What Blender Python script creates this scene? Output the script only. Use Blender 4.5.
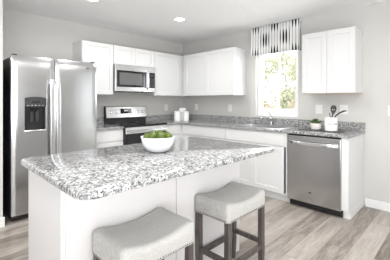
import bpy, bmesh, math, random
from mathutils import Vector, Matrix
PI = math.pi
for o in list(bpy.data.objects): bpy.data.objects.remove(o)
S = bpy.context.scene
C = S.collection

# ------------------------------------------------------------------ camera
cd = bpy.data.cameras.new('camera'); cam = bpy.data.objects.new('camera', cd); C.objects.link(cam)
cd.sensor_width = 36.0; cd.sensor_fit = 'HORIZONTAL'
cd.lens = 36.0 * 273.29 / 390
cd.shift_y = -28.9 / 390
cd.clip_start = 0.03; cd.clip_end = 200
cam.location = (-3.815, -4.1327, 1.277)
cam.rotation_euler = (PI / 2, 0, 0.7822 - PI / 2)
S.camera = cam

# ------------------------------------------------------------------ world, sun, daylight, exposure
w = bpy.data.worlds.new('sky'); S.world = w; w.use_nodes = True
bg = w.node_tree.nodes['Background']
bg.inputs[0].default_value = (0.88, 0.95, 1.0, 1); bg.inputs[1].default_value = 2.3
S.view_settings.view_transform = 'Standard'; S.view_settings.look = 'None'
S.view_settings.exposure = 0.23; S.view_settings.gamma = 1.0
S.view_settings.use_curve_mapping = False

def sun(name, direction, energy, angle, col):
    l = bpy.data.lights.new(name, 'SUN'); l.energy = energy; l.angle = angle; l.color = col
    o = bpy.data.objects.new(name, l); C.objects.link(o)
    o.rotation_euler = Vector(direction).to_track_quat('-Z', 'Y').to_euler(); o.location = (0, 0, 12)
def area(name, loc, direction, sx, sy, energy, col=(1, 1, 1)):
    l = bpy.data.lights.new(name, 'AREA'); l.shape = 'RECTANGLE'; l.size = sx; l.size_y = sy
    l.energy = energy; l.color = col
    o = bpy.data.objects.new(name, l); C.objects.link(o)
    o.location = loc; o.rotation_euler = Vector(direction).to_track_quat('-Z', 'Z').to_euler()
sun('sun', (1, -0.25, -1.0), 1.6, 0.03, (1, 0.97, 0.9))
# daylight coming in at the big rear windows, at the patio door and at the left windows
area('daylight_rear', (-4.3, -7.42, 1.35), (0, 1, 0), 3.2, 2.0, 48, (1.0, 0.99, 0.97))
area('daylight_patio', (-0.08, -5.75, 1.1), (-1, 0, 0), 1.7, 2.05, 4.5, (1.0, 0.995, 0.98))
area('daylight_left', (-6.42, -4.2, 1.4), (1, 0, 0), 2.2, 1.7, 17, (0.99, 0.99, 1.0))
area('fill_uplight', (-3.3, -5.0, 0.5), (0.25, 0.30, 1), 1.4, 1.4, 41, (0.97, 0.985, 1.0))  # added fill without a fixture behind the camera, aimed up to brighten the ceiling
area('fill_uplight_left', (-4.9, -3.9, 1.2), (0.30, 0.42, 1), 1.2, 1.2, 34, (0.97, 0.985, 1.0))  # second added fill, no lamp there, lifts the back wall by ceiling bounce
# light of the recessed ceiling lamps, the two in view and four unseen ones added for more even light
for lx_, ly_ in ((-1.225, -1.25), (-2.44, -1.13), (-1.95, -2.75), (-2.9, -3.3), (-3.9, -1.9), (-1.6, -4.2)):
    l_ = bpy.data.lights.new('downlight', 'AREA'); l_.shape = 'DISK'; l_.size = 0.13; l_.energy = 9; l_.spread = math.radians(165); l_.color = (1, 0.99, 0.97)
    o_ = bpy.data.objects.new('downlight', l_); C.objects.link(o_); o_.location = (lx_, ly_, 2.425)
area('daylight_kitchen', (0.16, -2.07, 1.6), (-1, 0, 0), 0.62, 1.0, 13, (1, 1, 1))

# ------------------------------------------------------------------ materials
def mat(name, col=(0.8, 0.8, 0.8), rough=0.5, metal=0.0, spec=0.5, bump=0, bscale=200, vary=0.0, vscale=4, **kw):
    m = bpy.data.materials.new(name); m.use_nodes = True
    nt = m.node_tree; b = nt.nodes['Principled BSDF']
    b.inputs['Base Color'].default_value = (*col, 1); b.inputs['Roughness'].default_value = rough
    b.inputs['Metallic'].default_value = metal; b.inputs['Specular IOR Level'].default_value = spec
    for k, v in kw.items(): b.inputs[k.replace('_', ' ')].default_value = v
    tc = nt.nodes.new('ShaderNodeTexCoord')
    if bump:
        n = nt.nodes.new('ShaderNodeTexNoise'); n.inputs['Scale'].default_value = bscale; n.inputs['Detail'].default_value = 2
        nt.links.new(tc.outputs['Object'], n.inputs['Vector'])
        bp = nt.nodes.new('ShaderNodeBump'); bp.inputs['Strength'].default_value = bump; bp.inputs['Distance'].default_value = 0.002
        nt.links.new(n.outputs['Fac'], bp.inputs['Height']); nt.links.new(bp.outputs['Normal'], b.inputs['Normal'])
    n = nt.nodes.new('ShaderNodeTexNoise'); n.inputs['Scale'].default_value = vscale; n.inputs['Detail'].default_value = 3
    nt.links.new(tc.outputs['Object'], n.inputs['Vector'])
    r = nt.nodes.new('ShaderNodeMapRange'); r.inputs['To Min'].default_value = 1 - vary; r.inputs['To Max'].default_value = 1 + vary
    nt.links.new(n.outputs['Fac'], r.inputs['Value'])
    h = nt.nodes.new('ShaderNodeHueSaturation'); h.inputs['Color'].default_value = (*col, 1)
    nt.links.new(r.outputs['Result'], h.inputs['Value']); nt.links.new(h.outputs['Color'], b.inputs['Base Color'])
    return m

M = {}
M['wall'] = mat('painted_wall', (0.62, 0.61, 0.59), 0.85, spec=0.2, vary=0.01)
M['ceiling'] = mat('ceiling_paint', (0.93, 0.93, 0.93), 0.9, spec=0.1, bump=0.1, bscale=150)
M['trim'] = mat('trim_white', (0.82, 0.82, 0.82), 0.4)
M['cab'] = mat('cabinet_white', (0.73, 0.73, 0.728), 0.38, vary=0.005)
M['cab_under'] = mat('cabinet_underside_birch', (0.74, 0.62, 0.50), 0.6, vary=0.06, vscale=12)
M['panel'] = mat('island_panel_white', (0.70, 0.68, 0.678), 0.45)
M['toe'] = mat('toe_kick_white', (0.80, 0.80, 0.80), 0.5)
M['black'] = mat('black_plastic', (0.012, 0.012, 0.013), 0.35)
M['darkside'] = mat('dark_painted_steel', (0.02, 0.02, 0.024), 0.45)
M['blackglass'] = mat('black_glass', (0.010, 0.010, 0.011), 0.06)
M['smoke'] = mat('oven_window_glass', (0.05, 0.05, 0.052), 0.05)
M['mwglass'] = mat('microwave_window_glass', (0.13, 0.13, 0.13), 0.12)
M['chrome'] = mat('chrome', (0.55, 0.55, 0.56), 0.12, metal=1)
M['ceramic'] = mat('white_ceramic', (0.88, 0.88, 0.88), 0.18)
M['bowl'] = mat('bowl_glaze', (0.86, 0.88, 0.91), 0.25)
M['outlet'] = mat('outlet_plastic', (0.86, 0.86, 0.85), 0.35)
M['slot'] = mat('slot_dark', (0.05, 0.05, 0.05), 0.5)
M['vinyl'] = mat('window_vinyl', (0.93, 0.93, 0.93), 0.35)
M['utensil'] = mat('black_nylon', (0.02, 0.02, 0.02), 0.35)
M['tray'] = mat('dark_slate_tray', (0.07, 0.07, 0.07), 0.5, vary=0.1)
M['pot'] = mat('blush_pot', (0.82, 0.77, 0.74), 0.5)
M['leaf'] = mat('succulent_leaf', (0.085, 0.15, 0.045), 0.5, vary=0.3, vscale=60)
M['lime'] = mat('lime_skin', (0.080, 0.120, 0.008), 0.38, vary=0.35, vscale=25, bump=0.5, bscale=350)
M['stem'] = mat('fruit_stem', (0.12, 0.08, 0.03), 0.7)
M['nail'] = mat('nailhead_pewter', (0.20, 0.185, 0.17), 0.3, metal=1)
M['badge'] = mat('badge_grey', (0.16, 0.16, 0.17), 0.3, metal=0.8)
M['ink'] = mat('crock_ink', (0.05, 0.05, 0.05), 0.6)
M['bark'] = mat('bark', (0.40, 0.34, 0.28), 0.9, vary=0.3, vscale=20)
M['foliage1'] = mat('foliage_yellow_green', (0.58, 0.57, 0.41), 0.7, vary=0.3, vscale=1.5)
M['foliage2'] = mat('foliage_green', (0.56, 0.57, 0.42), 0.7, vary=0.3, vscale=1.5)
M['foliage3'] = mat('foliage_autumn', (0.60, 0.50, 0.38), 0.7, vary=0.3, vscale=1.5)
M['grass'] = mat('grass', (0.40, 0.40, 0.32), 0.9, vary=0.25, vscale=1.0)
M['siding'] = mat('exterior_siding', (0.6, 0.6, 0.58), 0.8)

def steel(name, base, rough, axis):
    m = mat(name, (base, base, base * 1.01), rough, metal=1)
    nt = m.node_tree; b = nt.nodes['Principled BSDF']
    tc = nt.nodes.new('ShaderNodeTexCoord'); mp = nt.nodes.new('ShaderNodeMapping')
    mp.inputs['Scale'].default_value = axis
    n = nt.nodes.new('ShaderNodeTexNoise'); n.inputs['Scale'].default_value = 1; n.inputs['Detail'].default_value = 2
    nt.links.new(tc.outputs['Object'], mp.inputs['Vector']); nt.links.new(mp.outputs['Vector'], n.inputs['Vector'])
    r = nt.nodes.new('ShaderNodeMapRange'); r.inputs['To Min'].default_value = rough * 0.8; r.inputs['To Max'].default_value = rough * 1.2
    nt.links.new(n.outputs['Fac'], r.inputs['Value']); nt.links.new(r.outputs['Result'], b.inputs['Roughness'])
    return m
M['steel'] = steel('stainless_steel', 0.56, 0.22, (3, 3, 220))
M['steel_bright'] = steel('stainless_steel_handle', 0.78, 0.2, (200, 200, 4))
M['steel_light'] = steel('stainless_steel_light', 0.66, 0.24, (3, 3, 220))
M['sink'] = steel('sink_steel', 0.62, 0.3, (60, 60, 60))

def ramp(nt, stops, interp='LINEAR'):
    r = nt.nodes.new('ShaderNodeValToRGB'); r.color_ramp.interpolation = interp
    e = r.color_ramp.elements
    while len(e) > 1: e.remove(e[-1])
    e[0].position = stops[0][0]; e[0].color = (*stops[0][1], 1)
    for p, c in stops[1:]:
        k = e.new(p); k.color = (*c, 1)
    return r
def granite():
    m = bpy.data.materials.new('speckled_granite'); m.use_nodes = True; nt = m.node_tree; L = nt.links
    b = nt.nodes['Principled BSDF']; b.inputs['Roughness'].default_value = 0.10; b.inputs['Specular IOR Level'].default_value = 0.38
    tc = nt.nodes.new('ShaderNodeTexCoord')
    nz = nt.nodes.new('ShaderNodeTexNoise'); nz.inputs['Scale'].default_value = 60; nz.inputs['Detail'].default_value = 2
    L.new(tc.outputs['Object'], nz.inputs['Vector'])
    ad = nt.nodes.new('ShaderNodeMixRGB'); ad.blend_type = 'LINEAR_LIGHT'; ad.inputs[0].default_value = 0.012
    L.new(tc.outputs['Object'], ad.inputs[1]); L.new(nz.outputs['Color'], ad.inputs[2])
    def vor(scale, stops):
        v = nt.nodes.new('ShaderNodeTexVoronoi'); v.inputs['Scale'].default_value = scale
        L.new(ad.outputs[0], v.inputs['Vector'])
        s = nt.nodes.new('ShaderNodeSeparateColor'); L.new(v.outputs['Color'], s.inputs[0])
        r = ramp(nt, stops, 'CONSTANT'); L.new(s.outputs[0], r.inputs[0]); return r
    g = lambda x: (x, x, x * 1.0)
    a = vor(120, [(0, g(.22)), (.14, g(.38)), (.40, g(.52)), (.66, g(.64))])
    c = vor(165, [(0, g(.07)), (.06, g(.34)), (.17, g(.66)), (.36, g(.86)), (.6, g(1.0))])
    d = vor(62, [(0, g(.46)), (.12, g(.68)), (.32, g(.90)), (.6, g(1.0))])
    m0 = nt.nodes.new('ShaderNodeMixRGB'); m0.blend_type = 'MULTIPLY'; m0.inputs[0].default_value = 1.0
    L.new(a.outputs[0], m0.inputs[1]); L.new(d.outputs[0], m0.inputs[2])
    mx = nt.nodes.new('ShaderNodeMixRGB'); mx.blend_type = 'MULTIPLY'; mx.inputs[0].default_value = 1.0
    L.new(m0.outputs[0], mx.inputs[1]); L.new(c.outputs[0], mx.inputs[2])
    L.new(mx.outputs[0], b.inputs['Base Color'])
    return m
M['granite'] = granite()

def floor_mat():
    m = bpy.data.materials.new('greige_oak_planks'); m.use_nodes = True; nt = m.node_tree; L = nt.links
    b = nt.nodes['Principled BSDF']
    tc = nt.nodes.new('ShaderNodeTexCoord')
    br = nt.nodes.new('ShaderNodeTexBrick'); br.offset = 0.37; br.offset_frequency = 2
    br.inputs['Color1'].default_value = (0, 0, 0, 1); br.inputs['Color2'].default_value = (1, 1, 1, 1)
    br.inputs['Mortar'].default_value = (0.5, 0.5, 0.5, 1)
    br.inputs['Scale'].default_value = 1; br.inputs['Mortar Size'].default_value = 0.0016
    br.inputs['Brick Width'].default_value = 1.22; br.inputs['Row Height'].default_value = 0.18
    L.new(tc.outputs['Object'], br.inputs['Vector'])
    # shift the grain per plank
    sp = nt.nodes.new('ShaderNodeVectorMath'); sp.operation = 'MULTIPLY_ADD'
    sp.inputs[1].default_value = (7.1, 3.3, 5.7)
    L.new(br.outputs['Color'], sp.inputs[0]); L.new(tc.outputs['Object'], sp.inputs[2])
    mp = nt.nodes.new('ShaderNodeMapping'); mp.inputs['Scale'].default_value = (1.1, 9, 1)
    L.new(sp.outputs[0], mp.inputs[0])
    n = nt.nodes.new('ShaderNodeTexNoise'); n.inputs['Scale'].default_value = 2.0; n.inputs['Detail'].default_value = 6; n.inputs['Roughness'].default_value = .6
    n.inputs['Distortion'].default_value = 0.6
    L.new(mp.outputs[0], n.inputs['Vector'])
    n2 = nt.nodes.new('ShaderNodeTexNoise'); n2.inputs['Scale'].default_value = 12; n2.inputs['Detail'].default_value = 4
    L.new(mp.outputs[0], n2.inputs['Vector'])
    mx = nt.nodes.new('ShaderNodeMixRGB'); mx.inputs[0].default_value = 0.30
    L.new(n.outputs['Fac'], mx.inputs[1]); L.new(br.outputs['Color'], mx.inputs[2])
    mx2 = nt.nodes.new('ShaderNodeMixRGB'); mx2.inputs[0].default_value = 0.22
    L.new(mx.outputs[0], mx2.inputs[1]); L.new(n2.outputs['Fac'], mx2.inputs[2])
    r = ramp(nt, [(0.28, (0.11, 0.088, 0.072)), (0.42, (0.24, 0.208, 0.18)), (0.55, (0.38, 0.34, 0.305)), (0.72, (0.52, 0.48, 0.44))])
    L.new(mx2.outputs[0], r.inputs[0])
    mo = nt.nodes.new('ShaderNodeMixRGB'); mo.inputs[2].default_value = (0.20, 0.16, 0.13, 1)
    L.new(br.outputs['Fac'], mo.inputs[0]); L.new(r.outputs[0], mo.inputs[1])
    L.new(mo.outputs[0], b.inputs['Base Color']); b.inputs['Roughness'].default_value = 0.33
    bp = nt.nodes.new('ShaderNodeBump'); bp.inputs['Strength'].default_value = 0.15; bp.inputs['Distance'].default_value = 0.002
    L.new(n2.outputs['Fac'], bp.inputs['Height']); L.new(bp.outputs[0], b.inputs['Normal'])
    return m
M['floor'] = floor_mat()

def linen():
    m = bpy.data.materials.new('grey_linen'); m.use_nodes = True; nt = m.node_tree; L = nt.links
    b = nt.nodes['Principled BSDF']; b.inputs['Roughness'].default_value = 0.9; b.inputs['Specular IOR Level'].default_value = 0.15
    b.inputs['Sheen Weight'].default_value = 0.2
    tc = nt.nodes.new('ShaderNodeTexCoord'); outs = []
    for sc in ((420, 60, 60), (60, 420, 420)):
        mp = nt.nodes.new('ShaderNodeMapping'); mp.inputs['Scale'].default_value = sc; L.new(tc.outputs['Object'], mp.inputs[0])
        n = nt.nodes.new('ShaderNodeTexNoise'); n.inputs['Scale'].default_value = 1; n.inputs['Detail'].default_value = 2
        L.new(mp.outputs[0], n.inputs['Vector']); outs.append(n)
    mx = nt.nodes.new('ShaderNodeMixRGB'); mx.inputs[0].default_value = .5
    L.new(outs[0].outputs['Fac'], mx.inputs[1]); L.new(outs[1].outputs['Fac'], mx.inputs[2])
    r = ramp(nt, [(0.36, (0.38, 0.37, 0.35)), (0.64, (0.50, 0.488, 0.465))]); L.new(mx.outputs[0], r.inputs[0])
    L.new(r.outputs[0], b.inputs['Base Color'])
    bp = nt.nodes.new('ShaderNodeBump'); bp.inputs['Strength'].default_value = 0.4; bp.inputs['Distance'].default_value = 0.001
    L.new(mx.outputs[0], bp.inputs['Height']); L.new(bp.outputs[0], b.inputs['Normal'])
    return m
M['linen'] = linen()
def wood():
    m = bpy.data.materials.new('weathered_brown_wood'); m.use_nodes = True; nt = m.node_tree; L = nt.links
    b = nt.nodes['Principled BSDF']; b.inputs['Roughness'].default_value = 0.45
    tc = nt.nodes.new('ShaderNodeTexCoord'); mp = nt.nodes.new('ShaderNodeMapping'); mp.inputs['Scale'].default_value = (70, 70, 5)
    L.new(tc.outputs['Object'], mp.inputs[0])
    n = nt.nodes.new('ShaderNodeTexNoise'); n.inputs['Scale'].default_value = 1; n.inputs['Detail'].default_value = 4; L.new(mp.outputs[0], n.inputs['Vector'])
    r = ramp(nt, [(0.3, (0.035, 0.028, 0.025)), (0.7, (0.13, 0.108, 0.098))]); L.new(n.outputs['Fac'], r.inputs[0])
    L.new(r.outputs[0], b.inputs['Base Color']); return m
M['wood'] = wood()
def valance_mat():
    m = bpy.data.materials.new('ikat_valance_fabric'); m.use_nodes = True; nt = m.node_tree; L = nt.links
    b = nt.nodes['Principled BSDF']; b.inputs['Roughness'].default_value = 0.9; b.inputs['Specular IOR Level'].default_value = 0.1
    uv = nt.nodes.new('ShaderNodeUVMap'); sx = nt.nodes.new('ShaderNodeSeparateXYZ'); L.new(uv.outputs[0], sx.inputs[0])
    def mth(op, a, bb=None, cc=None):
        n = nt.nodes.new('ShaderNodeMath'); n.operation = op
        for i, v in enumerate((a, bb, cc)):
            if v is None: continue
            if isinstance(v, (int, float)): n.inputs[i].default_value = v
            else: L.new(v, n.inputs[i])
        return n.outputs[0]
    U, V = sx.outputs[0], sx.outputs[1]
    cu = mth('COSINE', mth('MULTIPLY', mth('SUBTRACT', U, 0.075), 2 * PI / 0.335)); cv = mth('COSINE', mth('MULTIPLY', V, 2 * PI))
    val = mth('MULTIPLY', cu, cv)
    st = mth('COSINE', mth('MULTIPLY', mth('SUBTRACT', U, 0.075), 2 * PI / 0.0480))
    # dark tapering lozenges, one per stripe
    k = mth('ADD', mth('MULTIPLY', val, 1.5), mth('MULTIPLY', st, 1.1))
    mr = nt.nodes.new('ShaderNodeMapRange'); mr.inputs['From Min'].default_value = 0.75; mr.inputs['From Max'].default_value = 1.35; L.new(k, mr.inputs['Value'])
    fine = mth('GREATER_THAN', st, 0.35)
    g = mth('MULTIPLY', fine, 0.28)
    d = mth('MAXIMUM', mr.outputs[0], g)
    r = ramp(nt, [(0, (0.86, 0.86, 0.85)), (0.3, (0.52, 0.51, 0.50)), (0.65, (0.12, 0.12, 0.12)), (1, (0.012, 0.012, 0.012))])
    L.new(d, r.inputs[0]); L.new(r.outputs[0], b.inputs['Base Color']); return m
M['valance'] = valance_mat()
def glass_mat():
    m = bpy.data.materials.new('window_glass'); m.use_nodes = True; nt = m.node_tree; L = nt.links
    for n in list(nt.nodes): nt.nodes.remove(n)
    o = nt.nodes.new('ShaderNodeOutputMaterial'); t = nt.nodes.new('ShaderNodeBsdfTransparent'); g = nt.nodes.new('ShaderNodeBsdfGlossy')
    g.inputs['Roughness'].default_value = 0.02; f = nt.nodes.new('ShaderNodeFresnel'); f.inputs[0].default_value = 1.45
    x = nt.nodes.new('ShaderNodeMixShader'); geo = nt.nodes.new('ShaderNodeNewGeometry'); mu = nt.nodes.new('ShaderNodeMath'); mu.operation = 'MULTIPLY_ADD'; mu.inputs[1].default_value = -1; mu.inputs[2].default_value = 1
    L.new(geo.outputs['Backfacing'], mu.inputs[0]); m2 = nt.nodes.new('ShaderNodeMath'); m2.operation = 'MULTIPLY'; L.new(mu.outputs[0], m2.inputs[0]); L.new(f.outputs[0], m2.inputs[1])
    L.new(m2.outputs[0], x.inputs[0]); L.new(t.outputs[0], x.inputs[1]); L.new(g.outputs[0], x.inputs[2])
    L.new(x.outputs[0], o.inputs[0]); return m
M['glass'] = glass_mat()
def emit(name, col, s):
    m = bpy.data.materials.new(name); m.use_nodes = True; b = m.node_tree.nodes['Principled BSDF']
    b.inputs['Emission Color'].default_value = (*col, 1); b.inputs['Emission Strength'].default_value = s; return m
M['lamp'] = emit('downlight_lens', (1, 0.97, 0.92), 9.0)
M['led'] = emit('clock_digits', (0.6, 0.8, 0.8), 0.08)

# ------------------------------------------------------------------ mesh helpers
def box(bm, x0, x1, y0, y1, z0, z1, bevel=0.0, seg=1):
    if x0 > x1: x0, x1 = x1, x0
    if y0 > y1: y0, y1 = y1, y0
    if z0 > z1: z0, z1 = z1, z0
    r = bmesh.ops.create_cube(bm, size=1.0); vs = r['verts']
    bmesh.ops.scale(bm, vec=(x1 - x0, y1 - y0, z1 - z0), verts=vs)
    bmesh.ops.translate(bm, vec=((x0 + x1) / 2, (y0 + y1) / 2, (z0 + z1) / 2), verts=vs)
    if bevel:
        es = {e for v in vs for e in v.link_edges}
        bmesh.ops.bevel(bm, geom=list(es), offset=bevel, segments=seg, profile=0.5, affect='EDGES')
def BX(*a, **k):
    bm = bmesh.new(); box(bm, *a, **k); return bm
def loop_faces(bm, rings, close_u=True, cap0=True, cap1=True):
    vs = [[bm.verts.new(p) for p in r] for r in rings]; n = len(vs[0])
    for a, b in zip(vs, vs[1:]):
        for i in range(n if close_u else n - 1):
            j = (i + 1) % n
            try: bm.faces.new((a[i], a[j], b[j], b[i]))
            except ValueError: pass
    if cap0: bm.faces.new(vs[0][::-1])
    if cap1: bm.faces.new(vs[-1])
    return vs
def lathe(bm, prof, c=(0, 0, 0), n=32, cap0=True, cap1=True):
    rings = [[(c[0] + r * math.cos(2 * PI * i / n), c[1] + r * math.sin(2 * PI * i / n), c[2] + z) for i in range(n)] for r, z in prof]
    loop_faces(bm, rings, True, cap0, cap1)
def tube(bm, pts, rad, n=10, flat=1.0):
    pts = [Vector(p) for p in pts]; rings = []
    up = Vector((0, 0, 1)); prev = None
    for i, p in enumerate(pts):
        t = (pts[min(i + 1, len(pts) - 1)] - pts[max(i - 1, 0)]).normalized()
        if prev is None:
            a = t.cross(up)
            if a.length < 1e-3: a = t.cross(Vector((0, 1, 0)))
        else: a = prev - t * prev.dot(t)
        a.normalize(); prev = a; b = t.cross(a)
        r = rad[i] if isinstance(rad, (list, tuple)) else rad
        rings.append([p + a * (r * math.cos(2 * PI * k / n)) + b * (r * flat * math.sin(2 * PI * k / n)) for k in range(n)])
    loop_faces(bm, rings)
def prism(bm, pts, z0, z1):
    a = [bm.verts.new((x, y, z0)) for x, y in pts]; b = [bm.verts.new((x, y, z1)) for x, y in pts]
    n = len(pts)
    bm.faces.new(a[::-1]); bm.faces.new(b)
    for i in range(n): bm.faces.new((a[i], a[(i + 1) % n], b[(i + 1) % n], b[i]))
def rrect(x0, x1, y0, y1, r, n=6):
    out = []
    for cx, cy, a0 in ((x1 - r, y1 - r, 0), (x0 + r, y1 - r, 90), (x0 + r, y0 + r, 180), (x1 - r, y0 + r, 270)):
        for k in range(n + 1):
            a = math.radians(a0 + 90 * k / n); out.append((cx + r * math.cos(a), cy + r * math.sin(a)))
    return out
def obj(name, bm, m, parent=None, smooth=False, label=None, angle=35):
    bmesh.ops.recalc_face_normals(bm, faces=bm.faces)
    me = bpy.data.meshes.new(name); bm.to_mesh(me); bm.free()
    me.materials.append(m if not isinstance(m, str) else M[m])
    if smooth:
        for p in me.polygons: p.use_smooth = True
        me.set_sharp_from_angle(angle=math.radians(angle))
    o = bpy.data.objects.new(name, me); C.objects.link(o)
    if parent: o.parent = parent
    if label: o['label'] = label
    return o
def thing(name, label, cat, loc=(0, 0, 0), rotz=0.0, group=None):
    o = bpy.data.objects.new(name, None); C.objects.link(o); o.empty_display_size = 0.1
    o.location = loc; o.rotation_euler = (0, 0, rotz); o['label'] = label; o['category'] = cat
    if group: o['group'] = group
    return o
def tag(o, label, cat, group=None):
    o['label'] = label; o['category'] = cat
    if group: o['group'] = group
    return o
def struct(name, bm, m, parent=None):
    o = obj(name, bm, m, parent)
    if not parent: o['kind'] = 'structure'
    return o
def dup(root, loc, rotz=None, label=None):
    r = root.copy(); C.objects.link(r); r.location = loc
    if rotz is not None: r.rotation_euler = (0, 0, rotz)
    if label: r['label'] = label
    for ch in [c for c in bpy.data.objects if c.parent == root]:
        c = ch.copy(); C.objects.link(c); c.parent = r
        for g in [k for k in bpy.data.objects if k.parent == ch]:
            d = g.copy(); C.objects.link(d); d.parent = c
    return r

# ------------------------------------------------------------------ room shell
H = 2.44; XL = -6.5; YR = -7.5; T = 0.15
bm = BX(XL - T, T, YR - T, T, -0.1, 0); struct('floor', bm, 'floor')
bm = BX(XL - T, T, YR - T, T, H, H + 0.12); struct('ceiling', bm, 'ceiling')
bm = BX(XL - T, T, 0, T, 0, H); struct('wall_back', bm, 'wall')
WY0, WY1, WZ0, WZ1 = -2.425, -1.722, 1.045, 2.20          # kitchen window opening
bm = bmesh.new()
box(bm, 0, T, WY1, 0, 0, H); box(bm, 0, T, -4.9, WY0, 0, H)
box(bm, 0, T, WY0, WY1, 0, WZ0); box(bm, 0, T, WY0, WY1, WZ1, H)
box(bm, 0, T, -6.6, -4.9, 2.13, H); box(bm, 0, T, YR, -6.6, 0, H)
struct('wall_right', bm, 'wall')
bm = bmesh.new()
box(bm, XL, -5.9, YR - T, YR, 0, H); box(bm, -2.7, 0, YR - T, YR, 0, H)
box(bm, -5.9, -2.7, YR - T, YR, 0, 0.35); box(bm, -5.9, -2.7, YR - T, YR, 2.36, H)
struct('wall_rear', bm, 'wall')
bm = bmesh.new()
box(bm, XL - T, XL, -3.1, 0, 0, H); box(bm, XL - T, XL, YR, -5.3, 0, H)
box(bm, XL - T, XL, -5.3, -3.1, 0, 0.55); box(bm, XL - T, XL, -5.3, -3.1, 2.26, H)
struct('wall_left', bm, 'wall')
bm = BX(-3.85, -3.222, -0.79, -0.001, 0, H); struct('wall_alcove', bm, 'wall')
# baseboards
def baseboard(name, x0, x1, y0, y1):
    bm = bmesh.new(); box(bm, x0, x1, y0, y1, 0, 0.10, bevel=0.004); struct(name, bm, 'trim')
baseboard('baseboard_right', -0.015, 0, -4.85, -3.262)
baseboard('baseboard_alcove', -3.85, -3.207, -0.805, -0.79)
baseboard('baseboard_rear', XL, 0, YR, YR + 0.015)
baseboard('baseboard_back', XL, -3.85, -0.015, 0)

def window(name, w, z0, z1, loc, rotz, mid=True, mull=True):
    """double hung window, local: width on X, outside towards +Y; every pane is glass"""
    bm = bmesh.new(); f = 0.038
    def fr(x0, x1, za, zb, t, y0, y1):
        box(bm, x0, x0 + t, y0, y1, za, zb); box(bm, x1 - t, x1, y0, y1, za, zb)
        box(bm, x0 + t, x1 - t, y0, y1, za, za + t); box(bm, x0 + t, x1 - t, y0, y1, zb - t, zb)
    fr(-w / 2, w / 2, z0, z1, f, 0, 0.07)
    zm = (z0 + z1) / 2 if not mid else mid
    fr(-w / 2 + f, w / 2 - f, z0 + f + .04, zm + .018, 0.040, 0.005, 0.032)
    fr(-w / 2 + f, w / 2 - f, zm - .018, z1 - f, 0.040, 0.036, 0.062)
    box(bm, -w / 2 + f, w / 2 - f, 0.003, 0.034, z0 + f, z0 + f + .068)
    if mull:
        box(bm, -0.012, 0.012, 0.010, 0.028, z0 + f, zm); box(bm, -0.012, 0.012, 0.040, 0.058, zm, z1 - f)
    o = struct(name, bm, 'vinyl'); o.location = loc; o.rotation_euler = (0, 0, rotz)
    g = bmesh.new(); box(g, -w / 2 + f + .03, w / 2 - f - .03, 0.017, 0.021, z0 + f + .03, zm)
    box(g, -w / 2 + f + .03, w / 2 - f - .03, 0.047, 0.051, zm, z1 - f - .03)
    obj('window_pane', g, 'glass', o)
    return o
wn = window('window_1', WY1 - WY0, WZ0, WZ1, (0.065, (WY0 + WY1) / 2, 0), -PI / 2, mid=1.555)
for k in range(2):
    window('window_%d' % (k + 2), 1.6, 0.35, 2.36, (-5.1 + 1.6 * k, YR - 0.03, 0), PI)
window('window_4', 2.2, 0.55, 2.26, (XL - 0.03, -4.2, 0), PI / 2)
bm = bmesh.new()
for a, b_ in ((-6.6, -5.75), (-5.75, -4.9)):
    box(bm, 0.05, 0.09, a, a + .08, 0, 2.13); box(bm, 0.05, 0.09, b_ - .08, b_, 0, 2.13)
    box(bm, 0.05, 0.09, a, b_, 0, .1); box(bm, 0.05, 0.09, a, b_, 2.05, 2.13)
d1 = struct('door_1', bm, 'vinyl'); obj('door_pane', BX(0.068, 0.072, -6.52, -4.98, .1, 2.05), 'glass', d1)

# ------------------------------------------------------------------ cabinets (local: width on X, back at Y=0, front towards -Y)
def shaker(bm, x0, x1, z0, z1, y, t=0.019, fw=0.057, rec=0.009):
    """frame-and-panel door, front at y-t"""
    yf = y - t
    R = lambda i, yy: [(x0 + i, yy, z0 + i), (x1 - i, yy, z0 + i), (x1 - i, yy, z1 - i), (x0 + i, yy, z1 - i)]
    loop_faces(bm, [R(0, y), R(0, yf + .002), R(.002, yf), R(fw, yf), R(fw + .004, yf + rec)])
def slab(bm, x0, x1, z0, z1, y, t=0.019):
    box(bm, x0, x1, y - t, y, z0, z1, bevel=0.002)
def cabinet(name, label, cat, wd, dp, z0, z1, fronts, loc, rotz, toe=False, group=None, under=False, top=True):
    t = thing(name, label, cat, loc, rotz, group)
    bm = bmesh.new(); zb = z0
    if toe:
        zb = 0.10
        if name == 'sink_cabinet':      # open top for the sink bowl
            box(bm, 0, .018, -dp, -.002, zb, z1 - .001); box(bm, wd - .018, wd, -dp, -.002, zb, z1 - .001)
            box(bm, .018, wd - .018, -dp, -.002, zb, zb + .018); box(bm, .018, wd - .018, -.014, -.002, zb + .018, z1 - .001)
            box(bm, .018, wd - .018, -dp, -dp + .018, .70, z1 - .001)
        else: box(bm, 0, wd, -dp, -0.002, zb, z1 - .001)
        tk = bmesh.new(); box(tk, 0, wd, -dp + 0.07, -0.01, 0.0, zb); obj('toe_kick', tk, 'toe', t)
    else: box(bm, 0, wd, -dp, -0.002, zb, z1, bevel=0.001)
    obj('carcass', bm, 'cab', t)
    if under: obj('underside', BX(0.004, wd - .004, -dp + .004, -0.004, z0 - .007, z0 - .0002), 'cab_under', t, label='tan wood underside')
    for kind, x0, x1, a, b_ in fronts:
        bm = bmesh.new(); (slab if kind == 'drawer_front' else shaker)(bm, x0, x1, a, b_, -dp - .0003)
        obj('drawer_front' if kind == 'drawer_front' else 'door', bm, 'cab', t)
    return t
UB, UT, UD = 1.372, 2.134, 0.311
RB = -PI / 2
cabinet('wall_cabinet', 'narrow white single-door wall cabinet between refrigerator and microwave', 'cabinet', .480, UD, UB, UT,
        [('door', .003, .477, UB + .004, UT - .004)], (-2.222, 0, 0), 0)
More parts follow.
